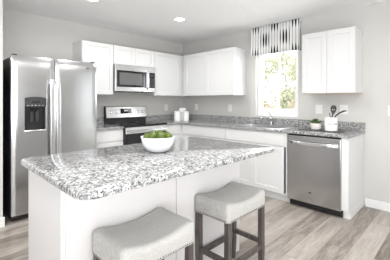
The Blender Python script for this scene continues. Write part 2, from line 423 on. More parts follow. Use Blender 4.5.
cabinet('wall_cabinet', 'short white two-door wall cabinet directly above the microwave', 'cabinet', .762, UD, 1.845, UT,
        [('door', .003, .3795, 1.849, UT - .004), ('door', .3825, .759, 1.849, UT - .004)], (-1.741, 0, 0), 0)
cabinet('wall_cabinet', 'white wall cabinet right of the microwave, reaching into the room corner', 'cabinet', .975, UD, UB, UT,
        [('door', .003, .60, UB + .004, UT - .004)], (-.978, 0, 0), 0)
cabinet('wall_cabinet', 'wide white two-door wall cabinet on the wall between the corner and the window', 'cabinet', 1.203, UD, UB, UT,
        [('door', .075, .586, UB + .004, UT - .004), ('door', .590, 1.200, UB + .004, UT - .004)], (0, -.334, 0), RB)
cabinet('wall_cabinet', 'white two-door wall cabinet right of the window, above the dishwasher', 'cabinet', .614, UD, UB + .004, UT,
        [('door', .003, .3055, UB + .004, UT - .004), ('door', .3085, .611, UB + .004, UT - .004)], (0, -2.6205, 0), RB, under=True)
BD = 0.60; BT = 0.883
cabinet('base_cabinet', 'white base cabinet with drawer between refrigerator and range', 'cabinet', .478, BD, 0, BT,
        [('drawer_front', .003, .475, .715, .865), ('door', .003, .475, .115, .70)], (-2.222, 0, 0), 0, toe=True)
cabinet('base_cabinet', 'white corner base cabinet right of the range', 'cabinet', .972, BD, 0, BT,
        [('drawer_front', .003, .34, .715, .865), ('door', .003, .34, .115, .70)], (-.977, 0, 0), 0, toe=True)
cabinet('base_cabinet', 'white base cabinet under the counter left of the sink', 'cabinet', .985, BD, 0, BT,
        [('drawer_front', .06, .982, .715, .865), ('door', .06, .52, .115, .70), ('door', .523, .982, .115, .70)], (0, -.602, 0), RB, toe=True)
cabinet('sink_cabinet', 'white two-door sink base cabinet directly left of the dishwasher', 'cabinet', .963, BD, 0, BT,
        [('drawer_front', .005, .925, .715, .865), ('door', .005, .4635, .115, .70), ('door', .4665, .925, .115, .70)], (0, -1.589, 0), RB, toe=True)
t = thing('end_panel', 'white cabinet end panel closing the counter run right of the dishwasher', 'cabinet panel', (0, -3.176, 0), RB)
bm = bmesh.new(); box(bm, 0, .068, -.615, -.002, .10, BT - .001, bevel=.001); obj('side_panel', bm, 'cab', t)
bm = bmesh.new(); box(bm, 0, .068, -.55, -.002, 0, .1); obj('toe_kick', bm, 'toe', t)

# ------------------------------------------------------------------ countertops
def slab_edges(bm, off=0.006):
    es = [e for e in bm.edges if abs(e.verts[0].co.z - e.verts[1].co.z) < 1e-5 and len(e.link_faces) == 2 and abs(e.link_faces[0].normal.z) + abs(e.link_faces[1].normal.z) < 1.5 ]
    bmesh.ops.bevel(bm, geom=es, offset=off, segments=2, profile=0.5, affect='EDGES')
CT0, CT1 = .884, .914
t = thing('countertop', 'short speckled granite countertop between refrigerator and range', 'countertop', (-1.98, 0, CT0))
obj('slab', BX(-.242, .238, -.638, -.001, 0, .03, bevel=.004, seg=2), 'granite', t)
obj('backsplash', BX(-.242, .238, -.021, -.001, .0305, .132, bevel=.002), 'granite', t)
t = thing('countertop', 'long L-shaped speckled granite countertop running through the corner and under the window', 'countertop', (0, 0, CT0))
# L slab in strips around the sink cutout, all in one mesh with shared corners
SX0, SX1, SY0, SY1 = -.555, -.135, -2.43, -1.71
bm = bmesh.new()
xs = [-.976, -.638, SX0, SX1, -.001]; ys = [-3.262, SY0, SY1, -.638, -.001]
V = {}
def gv(i, j, z):
    k = (i, j, z)
    if k not in V: V[k] = bm.verts.new((xs[i], ys[j], z))
    return V[k]
cells = {(i, j) for i in range(4) for j in range(4) if (i >= 1 or j == 3)} - {(2, 1)}
for (i, j) in cells:
    bm.faces.new((gv(i, j, .03), gv(i + 1, j, .03), gv(i + 1, j + 1, .03), gv(i, j + 1, .03)))
    bm.faces.new((gv(i, j, 0), gv(i, j + 1, 0), gv(i + 1, j + 1, 0), gv(i + 1, j, 0)))
    for di, dj, a, b_ in ((-1, 0, (0, 1), (0, 0)), (1, 0, (1, 0), (1, 1)), (0, -1, (0, 0), (1, 0)), (0, 1, (1, 1), (0, 1))):
        if (i + di, j + dj) not in cells:
            p, q = (i + a[0], j + a[1]), (i + b_[0], j + b_[1])
            bm.faces.new((gv(*p, 0), gv(*q, 0), gv(*q, .03), gv(*p, .03)))
bmesh.ops.recalc_face_normals(bm, faces=bm.faces); slab_edges(bm, .004)
obj('slab', bm, 'granite', t)
obj('backsplash', BX(-.976, -.022, -.021, -.001, .0305, .132, bevel=.002), 'granite', t)
obj('backsplash', BX(-.021, -.001, -3.262, -.001, .0305, .132, bevel=.002), 'granite', t)

# ------------------------------------------------------------------ island
IX0, IX1, IY0, IY1 = -3.388, -1.878, -3.103, -2.163
BXa, BXb, BYa, BYb = -3.337, -1.893, -2.752, -2.185
ITOP = BT + .008
t = thing('kitchen_island', 'white panelled kitchen island base in the middle of the room', 'kitchen island', ((BXa + BXb) / 2, (BYa + BYb) / 2, 0))
cx, cy = (BXa + BXb) / 2, (BYa + BYb) / 2; hw = (BXb - BXa) / 2; hd = (BYb - BYa) / 2
obj('carcass', BX(-hw + .012, hw - .012, -hd + .012, hd - .02, .09, ITOP - .001), 'panel', t)
obj('side_panel', BX(-hw, -hw + .0119, -hd + .013, hd - .005, 0, ITOP - .001, bevel=.001), 'panel', t)
obj('side_panel', BX(hw - .0119, hw, -hd + .013, hd - .005, 0, ITOP - .001, bevel=.001), 'panel', t)
obj('back_panel', BX(-hw + .018, .0095, -hd, -hd + .0118, 0, ITOP - .001, bevel=.001), 'panel', t)
obj('back_panel', BX(.0145, hw - .018, -hd, -hd + .0118, 0, ITOP - .001, bevel=.001), 'panel', t)
for s in (-1, 1): obj('corner_trim', BX(s * hw + s * .003, s * hw - s * .0175, -hd - .003, -hd + .018 - .0055, 0, ITOP - .001, bevel=.001), 'panel', t)
for k in range(4):
    x0 = -hw + .015 + k * (2 * hw - .03) / 4; x1 = x0 + (2 * hw - .03) / 4 - .003
    bm = bmesh.new(); shaker(bm, -x1, -x0, .115, .865, 0)
    bmesh.ops.rotate(bm, matrix=Matrix.Rotation(PI, 3, 'Z'), verts=bm.verts); bmesh.ops.translate(bm, vec=(0, hd - .0198, 0), verts=bm.verts)
    obj('door', bm, 'cab', t)
bm = bmesh.new(); prism(bm, rrect(IX0 - cx, IX1 - cx, IY0 - cy, IY1 - cy, .075), 0, .03)
bmesh.ops.recalc_face_normals(bm, faces=bm.faces); slab_edges(bm, .006)
o = obj('island_countertop', bm, 'granite', smooth=True); o.location = (cx, cy, ITOP)
tag(o, 'large speckled granite island countertop with rounded corners', 'countertop')

# ------------------------------------------------------------------ refrigerator
FX0, FX1, FS = -3.149, -2.226, -2.726
t = thing('refrigerator', 'stainless side-by-side refrigerator with ice dispenser', 'refrigerator', ((FX0 + FX1) / 2, -.4, 0))
fx = (FX0 + FX1) / 2
obj('body', BX(FX0 - fx + .003, FX1 - fx - .003, -.325, .36, .03, 1.745, bevel=.004), 'darkside', t, label='dark charcoal sides')
obj('toe_grille', BX(FX0 - fx + .01, FX1 - fx - .01, -.335, -.3255, .012, .115, bevel=.002), 'black', t)
for sx in (FX0 - fx + .05, FX1 - fx - .05):
    bm = bmesh.new(); lathe(bm, [(.02, 0), (.02, .03)], (sx, -.28, 0), 16); obj('foot', bm, 'black', t, True)
def fridge_door(x0, x1, z0, z1, hole=None):
    bm = bmesh.new(); yb, yf, bulge = -.330, -.393, .004
    xs = [x0 + (x1 - x0) * k / 14 for k in range(15)]; zs = [z0, z0 + .006] + [z1 - .14 * (1 - k / 8) for k in range(9)]
    if hole:
        hx0, hx1, hz0, hz1 = hole
        xs = sorted([x for x in xs if min(abs(x - hx0), abs(x - hx1)) > .008] + [hx0, hx1]); zs = sorted(zs + [hz0, hz1])
    def yy(x, z):
        u = (x - x0) / (x1 - x0) * 2 - 1; y = yf - bulge * (1 - u * u)
        ex = min(x - x0, x1 - x)
        if ex < .004: y += .010
        if z > z1 - .14: y += .022 * ((z - z1 + .14) / .14) ** 3
        return y
    G = [[bm.verts.new((x, yy(x, z), z)) for x in xs] for z in zs]
    B = [[None] * len(xs) for _ in zs]
    nz, nx = len(zs), len(xs)
    for a in range(nz - 1):
        for b_ in range(nx - 1):
            if hole and xs[b_] >= hx0 - 1e-6 and xs[b_ + 1] <= hx1 + 1e-6 and zs[a] >= hz0 - 1e-6 and zs[a + 1] <= hz1 + 1e-6: continue
            bm.faces.new((G[a][b_], G[a][b_ + 1], G[a + 1][b_ + 1], G[a + 1][b_]))
    per = [(0, b_) for b_ in range(nx)] + [(a, nx - 1) for a in range(1, nz)] + [(nz - 1, b_) for b_ in range(nx - 2, -1, -1)] + [(a, 0) for a in range(nz - 2, 0, -1)]
    bk = [bm.verts.new((xs[b_], yb, zs[a])) for a, b_ in per]
    for k in range(len(per)):
        l = (k + 1) % len(per); p, q = G[per[k][0]][per[k][1]], G[per[l][0]][per[l][1]]
        bm.faces.new((p, q, bk[l], bk[k]))
    bm.faces.new(bk)
    return bm
dz0, dz1 = .075, 1.762
hx0, hx1, hz0, hz1 = -3.030 - fx, -2.828 - fx, .962, 1.215
ld = obj('freezer_door', fridge_door(FX0 - fx, FS - fx - .004, dz0, dz1, (hx0, hx1, hz0, hz1)), 'steel', t, True)
rd = obj('refrigerator_door', fridge_door(FS - fx + .004, FX1 - fx, dz0, dz1), 'steel', t, True)
# dispenser: control panel above, dark alcove, drip tray lip
bm = bmesh.new()
yo = -.392
box(bm, hx0, hx1, -.345, -.335, hz0, hz1); box(bm, hx0, hx0 + .006, yo, -.345, hz0, hz1); box(bm, hx1 - .006, hx1, yo, -.345, hz0, hz1)
box(bm, hx0 + .006, hx1 - .006, yo, -.345, hz1 - .006, hz1)
obj('dispenser_recess', bm, 'black', ld)
bm = bmesh.new(); prof = [(hx0 - .004, hz1), (hx1 + .004, hz1)] + [(hx1 + .004 - .004 * k / 4 - (hx1 - hx0) * k / 8, hz1 + .096 + .014 * math.sin(PI / 2 * k / 4)) for k in range(5)] + [(hx0 - .004 + (hx1 - hx0) * (4 - k) / 8, hz1 + .096 + .014 * math.cos(PI / 2 * k / 4)) for k in range(1, 5)]
a = [bm.verts.new((x, yo + .002, z)) for x, z in prof]; b_ = [bm.verts.new((x, yo - .022, z)) for x, z in prof]
bm.faces.new(a); bm.faces.new(b_[::-1])
for k in range(len(prof)): bm.faces.new((a[k], b_[k], b_[(k + 1) % len(prof)], a[(k + 1) % len(prof)]))
M['dpanel'] = mat('dispenser_panel_grey', (0.05, 0.05, 0.052), 0.35, metal=0.2, vary=.8, vscale=90)
obj('dispenser_panel', bm, 'dpanel', ld, label='dark grey control panel')
bm = bmesh.new(); box(bm, hx0 + .065, hx1 - .065, yo - .0235, yo - .0222, hz1 + .040, hz1 + .062)
obj('dispenser_display', bm, 'black', ld)
bm = bmesh.new()
for k in range(5): box(bm, hx0 + .02 + k * .036, hx0 + .038 + k * .036, yo - .0235, yo - .0222, hz1 + .012, hz1 + .020)
obj('dispenser_buttons', bm, 'steel_bright', ld)
M['paddle'] = mat('dark_paddle', (0.045, 0.045, 0.048), 0.3)
for dx in (.075, .127):
    bm = bmesh.new(); box(bm, hx0 + dx - .016, hx0 + dx + .016, -.372, -.366, hz0 + .09, hz0 + .205, bevel=.003); obj('dispenser_paddle', bm, 'paddle', ld)
bm = bmesh.new(); lathe(bm, [(.03, 0), (.022, -.03), (.012, -.05)], ((hx0 + hx1) / 2, -.372, hz1 - .008), 16); obj('ice_chute', bm, 'black', ld, True)
bm = bmesh.new(); box(bm, hx0 - .006, hx1 + .006, yo - .032, -.347, hz0 - .014, hz0 + .004, bevel=.004, seg=2); obj('drip_tray', bm, 'steel_bright', ld, True)
for par, px, s in ((ld, -2.770 - fx, 1), (rd, -2.706 - fx, -1)):
    bm = bmesh.new()
    pts = []
    for k in range(15):
        u = k / 14; z = .44 + u * 1.08; y = -.440 - .020 * (1 - (2 * u - 1) ** 2)
        pts.append((px, y, z))
    rings = []
    for x, y, z in pts:
        rings.append([(px + a_, y + b2, z) for a_, b2 in rrect(-.025, .025, -.012, .012, .011, 4)])
    loop_faces(bm, rings)
    for z in (.47, 1.49): box(bm, px - .012, px + .012, -.440, -.384, z - .02, z + .02)
    obj('door_handle', bm, 'steel_bright', par, True)
def badge(par, x, y, z, r=.014):
    bm = bmesh.new(); lathe(bm, [(r, 0), (r, .002), (r * .85, .003)], (0, 0, 0), 24)
    bmesh.ops.rotate(bm, matrix=Matrix.Rotation(PI / 2, 3, 'X'), verts=bm.verts); bmesh.ops.translate(bm, vec=(x, y, z), verts=bm.verts)
    o = obj('round_badge', bm, 'badge', par, True)
badge(rd, -2.345 - fx, -.3985, 1.683)
for sx in (FX0 - fx + .035, FX1 - fx - .035):
    obj('hinge_cover', BX(sx - .022, sx + .022, -.37, -.25, 1.7625, 1.774, bevel=.004, seg=2), 'black', t)

# ------------------------------------------------------------------ microwave
t = thing('microwave', 'stainless over-the-range microwave hung below the short wall cabinet', 'microwave', (-1.361, 0, 1.430))
MW = .379; MH = .413; MF = -.350
obj('body', BX(-MW, MW, MF, -.001, .012, MH, bevel=.002), 'darkside', t, label='black case')
d = obj('door', BX(-MW, .222, MF - .028, MF - .0005, .0, MH, bevel=.004, seg=2), 'steel_light', t)
bm = BX(-MW + .028, .175, MF - .0305, MF - .0282, .066, MH - .092, bevel=.001); obj('window_frame', bm, 'blackglass', d)
bm = BX(-MW + .07, .10, MF - .032, MF - .0306, .10, MH - .125); obj('window', bm, 'mwglass', d)
bm = bmesh.new(); tube(bm, [(.200, MF - .03, .05), (.200, MF - .06, .075), (.200, MF - .066, .2), (.200, MF - .06, MH - .105), (.200, MF - .03, MH - .08)], .014, 10); obj('door_handle', bm, 'steel_bright', d, True)
cp = obj('control_panel', BX(.2245, MW, MF - .028, MF - .0005, 0, MH, bevel=.004, seg=2), 'steel_light', t)
obj('keypad', BX(.245, MW - .022, MF - .0305, MF - .0282, .066, MH - .092, bevel=.001), 'blackglass', cp)
bm = bmesh.new()
for r in range(5):
    for c_ in range(3): box(bm, .262 + c_ * .030, .280 + c_ * .030, MF - .0315, MF - .0306, .09 + r * .03, .102 + r * .03)
obj('buttons', bm, M['badge'], cp)
obj('display', BX(.262, .340, MF - .0315, MF - .0306, .262, .290), 'smoke', cp)
obj('vent_strip', BX(-MW + .05, MW - .05, MF + .03, -.06, -.004, .0115), 'black', t)

# ------------------------------------------------------------------ range
t = thing('range', 'stainless electric range with black glass cooktop against the back wall', 'stove', (-1.3595, 0, 0))
RW = .378
obj('body', BX(-RW, RW, -.635, -.012, .03, .898, bevel=.002), 'darkside', t, label='black sides')
obj('cooktop', BX(-RW, RW, -.685, -.085, .8985, .925, bevel=.006, seg=2), 'blackglass', t, label='black glass cooktop')
for x, y, r in ((-.19, -.50, .105), (.19, -.50, .085), (-.19, -.24, .08), (.19, -.24, .105)):
    bm = bmesh.new(); lathe(bm, [(r, .9253), (r, .9258), (r - .004, .9258), (r - .004, .9253)], (x, y, 0), 40, False, False)
    obj('burner_ring', bm, 'badge', t)
for sx in (-.3, .3):
    for yy in (-.58, -.08):
        bm = bmesh.new(); lathe(bm, [(.02, 0), (.02, .03)], (sx, yy, 0), 12); obj('foot', bm, 'black', t)
bgd = obj('backguard', BX(-RW, RW, -.084, -.012, .899, .989, bevel=.003), 'black', t, label='black lower backguard')
bm = bmesh.new()   # slanted stainless control panel with rounded ends
prof = [(-.092, .990), (-.101, 1.008), (-.074, 1.180), (-.060, 1.190), (-.012, 1.190), (-.012, .990)]
rings = [[(x, y, z) for y, z in prof] for x in (-RW, RW)]; loop_faces(bm, rings)
cp = obj('control_panel', bm, 'steel_light', t)
bm = bmesh.new(); rings = [[(x, y, z) for y, z in [(-.095, .988), (-.104, 1.006), (-.076, 1.182), (-.06, 1.193), (-.011, 1.193), (-.011, .988)]] for x in (-RW - .0035, -RW - .0005)]; loop_faces(bm, rings)
obj('end_cap', bm, 'black', cp)
bm = bmesh.new(); rings = [[(x, y, z) for y, z in [(-.095, .988), (-.104, 1.006), (-.076, 1.182), (-.06, 1.193), (-.011, 1.193), (-.011, .988)]] for x in (RW + .0005, RW + .0015)]; loop_faces(bm, rings)
obj('end_cap', bm, 'black', cp)
sl = math.atan2(.027, .172)
def onpanel(bm, x, z):
    bmesh.ops.rotate(bm, matrix=Matrix.Rotation(-sl, 3, 'X'), verts=bm.verts)
    bmesh.ops.translate(bm, vec=(x, -.1012 + (z - 1.008) * .157, z), verts=bm.verts); return bm
obj('display', onpanel(BX(-.115, .095, -.004, .0, -.042, .042, bevel=.001), -.01, 1.110), 'blackglass', cp)
obj('clock', onpanel(BX(-.04, .04, -.0055, -.0042, -.008, .016), -.02, 1.115), 'led', cp)
for x in (-.295, -.205, .225, .310):
    bm = bmesh.new(); lathe(bm, [(.026, 0), (.026, .006), (.020, .008), (.018, .030), (.014, .032)], (0, 0, 0), 20)
    bmesh.ops.rotate(bm, matrix=Matrix.Rotation(PI / 2, 3, 'X'), verts=bm.verts)
    box(bm, -.004, .004, -.036, -.030, -.018, .018)
    obj('knob', onpanel(bm, x, 1.10), 'steel_bright', cp, True)
od = obj('oven_door', BX(-RW + .002, RW - .002, -.664, -.6355, .20, .895, bevel=.002), 'black', t)
obj('top_rail', BX(-RW + .002, RW - .002, -.671, -.6645, .800, .893, bevel=.002), 'steel_bright', od, label='stainless strip behind the handle')
obj('oven_window', BX(-RW + .004, RW - .004, -.668, -.6645, .205, .797, bevel=.001), 'blackglass', od)
bm = bmesh.new(); tube(bm, [(-.33, -.715, .835), (.33, -.715, .835)], .013, 12)
for x in (-.31, .31): box(bm, x - .012, x + .012, -.712, -.667, .824, .846)
obj('door_handle', bm, 'steel_bright', od, True)
sd = obj('storage_drawer', BX(-RW + .002, RW - .002, -.662, -.6355, .06, .19, bevel=.004), 'steel', t)

# ------------------------------------------------------------------ dishwasher
t = thing('dishwasher', 'stainless dishwasher built in under the counter below the right wall cabinet', 'dishwasher', (0, -2.8745, 0), RB)
obj('body', BX(-.298, .298, -.58, -.03, .084, .876), 'darkside', t, label='dark tub body')
bm = bmesh.new()
N = 16; prof = []
d = obj('door', BX(-.2975, .2975, -.630, -.5805, .088, .862, bevel=.004, seg=2), 'steel', t)
obj('control_strip', BX(-.2975, .2975, -.612, -.5805, .8625, .878), 'black', t)
bm = bmesh.new()
rings = []
for k in range(17):
    u = k / 16 * 2 - 1; x = u * .272; y = -.630 - .042 * (1 - u ** 4) - .004
    rings.append([(x, y + a_, .785 + b2 - .004 * (1 - u * u)) for a_, b2 in rrect(-.009, .009, -.022, .022, .007, 3)])
loop_faces(bm, rings)
obj('door_handle', bm, 'steel_bright', d, True)
badge(d, -.03, -.630, .215, .013)
obj('toe_panel', BX(-.2975, .2975, -.575, -.545, .012, .0835), 'black', t)
bm = BX(-.2975, .2975, -.5449, -.50, 0, .0835); obj('base', bm, 'black', t)

# ------------------------------------------------------------------ sink and faucet
t = thing('sink', 'stainless undermount sink set in the granite counter below the window', 'sink', (-.345, -2.07, .884))
bm = bmesh.new()
hx, hy = .208, .358
R = lambda a_, b2, z: [(x, y, z) for x, y in rrect(-a_, a_, -b2, b2, .04, 5)]
loop_faces(bm, [R(hx, hy, -.002), R(hx - .004, hy - .004, -.002), R(hx - .02, hy - .02, -.19), R(.03, .03, -.195)], cap0=False)
obj('basin', bm, 'sink', t, True)
bm = bmesh.new(); R4 = [R(.232, .382, .0305), R(.232, .382, .034), R(.228, .378, .036), R(hx - .006, hy - .006, .0355), R(hx - .008, hy - .008, .003)]
loop_faces(bm, R4, cap0=False, cap1=False)
obj('rim', bm, 'sink', t, True)
bm = bmesh.new()
obj('divider', BX(-.186, .186, -.008, .008, -.15, -.006, bevel=.003), 'sink', t)
bm = bmesh.new(); lathe(bm, [(.04, -.1945), (.04, -.190), (.03, -.188)], (0, .18, 0), 24); obj('drain', bm, 'chrome', t, True)

t = thing('faucet', 'chrome single-lever kitchen faucet standing behind the sink', 'faucet', (-.078, -2.040, .914))
bm = bmesh.new(); lathe(bm, [(.028, 0), (.028, .006), (.019, .012), (.015, .03), (.014, .085), (.018, .10), (.012, .118)], (0, 0, 0), 24); obj('body', bm, 'chrome', t, True)
bm = bmesh.new(); tube(bm, [(0, .005, .080), (-.035, .03, .118), (-.075, .06, .135), (-.115, .09, .128), (-.140, .108, .100)], [.011, .010, .009, .010, .012], 12); obj('spout', bm, 'chrome', t, True)
bm = bmesh.new(); tube(bm, [(0, 0, .112), (.004, .005, .145), (-.008, .04, .195)], [.009, .006, .005], 10); obj('lever', bm, 'chrome', t, True)

# ------------------------------------------------------------------ wall plates
def plate(name, label, cat, loc, rotz, w_=.075, kind='outlet'):
    t = thing(name, label, cat, loc, rotz)
    obj('cover_plate', BX(-w_ / 2, w_ / 2, -.006, -.0002, -.06, .06, bevel=.002), 'outlet', t)
    n = 1 if w_ < .08 else 2
    for k in range(n):
        cx_ = 0 if n == 1 else (-.020 + .040 * k)
        if kind == 'outlet' or (kind == 'combo' and k == 0):
            for zz in (-.022, .022):
                s_ = obj('socket', BX(cx_ - .016, cx_ + .016, -.0075, -.0062, zz - .014, zz + .014, bevel=.0005), 'outlet', t)
                bm = bmesh.new(); box(bm, cx_ - .008, cx_ - .006, -.0081, -.0076, zz - .003, zz + .007); box(bm, cx_ + .006, cx_ + .008, -.0081, -.0076, zz - .003, zz + .007)
                obj('slots', bm, 'slot', s_)
        else:
            obj('rocker', BX(cx_ - .016, cx_ + .016, -.0095, -.0062, -.033, .033, bevel=.001), 'outlet', t)
plate('wall_outlet', 'white outlet on the back wall above the counter right of the range', 'outlet', (-.453, 0, 1.152), 0)
plate('wall_outlet', 'white outlet on the window wall just right of the corner canisters', 'outlet', (0, -.384, 1.160), RB)
plate('wall_outlet', 'white outlet below the wide wall cabinet, halfway between corner and window', 'outlet', (0, -1.204, 1.157), RB)
plate('wall_switch', 'white two-gang plate above the small potted succulent', 'wall plate', (0, -2.715, 1.165), RB, .092, 'switch')
plate('wall_outlet', 'white two-gang plate behind the black utensils', 'wall plate', (0, -3.022, 1.170), RB, .092, 'combo')
plate('wall_switch', 'white switch plate on the bare wall right of the cabinets', 'wall plate', (0, -3.523, 1.167), RB, .075, 'switch')

# ------------------------------------------------------------------ ceiling lights
cl = thing('ceiling_light', 'round recessed ceiling light near the corner', 'ceiling light', (-1.225, -1.25, H))
bm = bmesh.new(); lathe(bm, [(.088, -.0005), (.088, -.006), (.070, -.010), (.066, -.004), (.066, -.0005)], (0, 0, 0), 32, False, False); obj('trim_ring', bm, 'trim', cl, True)
bm = bmesh.new(); lathe(bm, [(.065, -.004), (.065, -.0015)], (0, 0, 0), 32); obj('lens', bm, 'lamp', cl)
dup(cl, (-2.44, -1.13, H), label='round recessed ceiling light above the front of the refrigerator, cut by the top edge')

# ------------------------------------------------------------------ valance
t = thing('window_valance', 'black and white patterned fabric valance hanging over the window', 'valance', (0, -2.075, 1.995))
bm = bmesh.new(); uvl = bm.loops.layers.uv.new('UVMap')
HV = 2.434 - 1.995; pr = .082; hwv = .392; path = []
path.append((-.006, hwv)); path.append((-pr * .6, hwv)); 
NP = 96
for k in range(NP + 1):
    u = k / NP; y = hwv - u * 2 * hwv
    path.append((-pr - .003 * math.sin(u * 2 * PI * 16), y))
path.append((-pr * .6, -hwv)); path.append((-.006, -hwv))
L_ = [0]
for p, q in zip(path, path[1:]): L_.append(L_[-1] + math.dist(p, q))
NV = 6; grid = []
for j in range(NV + 1):
    v = j / NV
    grid.append([bm.verts.new((x - (.006 * (1 - v) if x < -.05 else 0), y * (1 + .012 * (1 - v)), v * HV)) for x, y in path])
for j in range(NV):
    for i in range(len(path) - 1):
        f = bm.faces.new((grid[j][i], grid[j][i + 1], grid[j + 1][i + 1], grid[j + 1][i]))
        for lp, (ii, jj) in zip(f.loops, ((i, j), (i + 1, j), (i + 1, j + 1), (i, j + 1))): lp[uvl].uv = (L_[ii] - .095, jj / NV)
vo = obj('fabric', bm, 'valance', t, True)
sm = vo.modifiers.new('thickness', 'SOLIDIFY'); sm.thickness = .003
bm = bmesh.new(); tube(bm, [(-.05, -.400, HV - .022), (-.05, .400, HV - .022)], .008, 10); obj('curtain_rod', bm, 'trim', t, True)
for s in (-1, 1):
    bm = bmesh.new(); lathe(bm, [(.004, -.014), (.014, -.006), (.014, .006), (.004, .014)], (-.05, s * .408, HV - .022), 14); obj('finial', bm, 'trim', t, True)
    obj('bracket', BX(-.05, -.0005, s * .386 - .004, s * .386 + .004, HV - .035, HV - .025), 'trim', t)

# ------------------------------------------------------------------ bowl of limes
BCX, BCY = -2.630, -2.588; BZ = .9225
bm = bmesh.new()
outer = [(.052, 0), (.060, .003), (.083, .018), (.100, .040), (.112, .068), (.119, .097), (.121, .106)]
inner = [(.117, .106), (.114, .098), (.107, .070), (.095, .045), (.080, .025), (.055, .012), (.001, .010)]
lathe(bm, outer + inner, (0, 0, 0), 48)
o = obj('fruit_bowl', bm, 'bowl', smooth=True, angle=60); o.location = (BCX, BCY, BZ); tag(o, 'white ceramic bowl of limes standing on the island', 'bowl')
def lime(r):
    bm = bmesh.new(); bmesh.ops.create_uvsphere(bm, u_segments=20, v_segments=12, radius=r)
    for v in bm.verts:
        v.co.z *= 1.12
        h = abs(v.co.z) / (r * 1.12)
        if h > .93: v.co.z *= 1 + .12 * (h - .93) / .07
    return bm
lp = thing('lime', '', 'lime', (0, 0, 0), group='limes in the white bowl')
obj('fruit', lime(.0266), 'lime', lp, True, angle=180)
bm = bmesh.new(); lathe(bm, [(.003, 0), (.0045, .003), (.002, .005)], (0, 0, .0335), 8); obj('stem_scar', bm, 'stem', lp)
# camera looks along (+,+); right is (+,-)
F = Vector((.71, .70)); Rr = Vector((.70, -.71))
spots = [(-.080, .00, .096, 'lime furthest left in the white bowl, lying against the rim'),
         (-.050, .040, .108, 'lime second from the left in the bowl, heaped high'),
         (-.030, -.034, .106, 'lime nearest the camera in the bowl, left of centre'),
         (.008, .024, .118, 'topmost lime in the middle of the heap'),
         (.030, -.040, .104, 'lime nearest the camera in the bowl, right of centre'),
         (.056, .034, .104, 'lime at the back right of the heap in the bowl'),
         (.078, -.016, .098, 'lime furthest right in the white bowl, lying against the rim'),
         (-.002, .078, .098, 'lime at the far rim of the bowl, behind the topmost one')]
random.seed(4)
for k, (a_, b2, z, lab) in enumerate(spots):
    p = Rr * a_ + F * b2
    loc = (BCX + p.x, BCY + p.y, BZ + z + .006)
    if k == 0: q = lp; q.location = loc; q['label'] = lab
    else: q = dup(lp, loc, label=lab)
    q.rotation_euler = (random.uniform(.9, 2.0), random.uniform(-.5, .5), random.uniform(0, 6.28))

# ------------------------------------------------------------------ canisters
def canister(label, x, y, r, h):
    t = thing('canister', label, 'canister', (x, y, .9145), group='white canisters in the corner')
    bm = bmesh.new(); lathe(bm, [(r - .004, 0), (r, .004), (r, h - .028), (r - .003, h - .024)], n=32); obj('jar', bm, 'ceramic', t, True)
    bm = bmesh.new(); lathe(bm, [(r + .002, h - .0235), (r + .002, h - .010), (r - .004, h - .003), (r - .012, h)], n=32); obj('lid', bm, 'ceramic', t, True)
canister('tallest white ceramic canister, rear one of the three in the corner', -.310, -.318, .072, .235)
canister('white ceramic canister front left of the tallest one', -.492, -.378, .060, .183)
canister('smallest white ceramic canister, front right of the tallest one', -.375, -.487, .052, .178)

# ------------------------------------------------------------------ tray, succulent, crock, utensils
bm = bmesh.new(); prism(bm, rrect(-.105, .105, -.245, .245, .02), 0, .008); 
o = obj('serving_tray', bm, 'tray'); o.location = (-.33, -2.860, .9145); o.rotation_euler = (0, 0, -.05); tag(o, 'thin dark rectangular tray under the succulent and the utensil crock', 'tray')
PZ = .9227
t = thing('potted_succulent', 'small blush pot with a green succulent on the dark tray', 'potted plant', (-.31, -2.790, PZ))
bm = bmesh.new(); lathe(bm, [(.044, 0), (.054, .004), (.064, .040), (.065, .076), (.060, .076), (.058, .064), (.002, .064)], n=32); obj('pot', bm, 'pot', t, True)
bm = bmesh.new(); random.seed(9)
for cx_, cy_, cz_, rr in ((-.028, -.026, .074, .044), (.028, -.022, .074, .042), (0, .032, .078, .044), (-.004, 0, .100, .044), (.028, .028, .074, .036), (-.033, .02, .074, .036)):
    for ring, (nn, tilt, ln) in enumerate(((9, .45, 1.0), (7, .85, .85), (4, 1.25, .65))):
        for k in range(nn):
            a_ = 2 * PI * (k + .5 * ring) / nn; l = rr * ln; d_ = Vector((math.cos(a_) * math.cos(tilt), math.sin(a_) * math.cos(tilt), math.sin(tilt)))
            c0 = Vector((cx_, cy_, cz_ + .006))
            tube(bm, [c0, c0 + d_ * l * .45, c0 + d_ * l * .8, c0 + d_ * l], [.004, .009, .008, .002], 6, .5)
obj('leaves', bm, 'leaf', t, True)
t = thing('utensil_crock', 'white ceramic utensil crock with grey lettering on the dark tray', 'crock', (-.335, -2.978, PZ))
bm = bmesh.new(); lathe(bm, [(.067, 0), (.070, .003), (.070, .157), (.0685, .160), (.0645, .160), (.0635, .156), (.0635, .008), (.002, .006)], n=40); obj('crock_body', bm, 'ceramic', t, True)
# lettering wrapped on the crock wall, facing the room
fc = bpy.data.curves.new('lettering', 'FONT'); fc.body = 'Utensils'; fc.size = .036; fc.align_x = 'CENTER'; fc.extrude = .0004
fo = bpy.data.objects.new('lettering_src', fc); C.objects.link(fo)
bpy.context.view_layer.update()
me = bpy.data.meshes.new_from_object(fo); bpy.data.objects.remove(fo)
for v in me.vertices:
    a_ = math.radians(215) + v.co.x / .0706; z = v.co.y; r_ = .0704 + v.co.z
    v.co = (r_ * math.cos(a_), r_ * math.sin(a_), .075 + z)
me.materials.clear(); me.materials.append(M['ink'])
lo = bpy.data.objects.new('lettering', me); C.objects.link(lo); lo.parent = t; lo['label'] = 'grey script lettering'
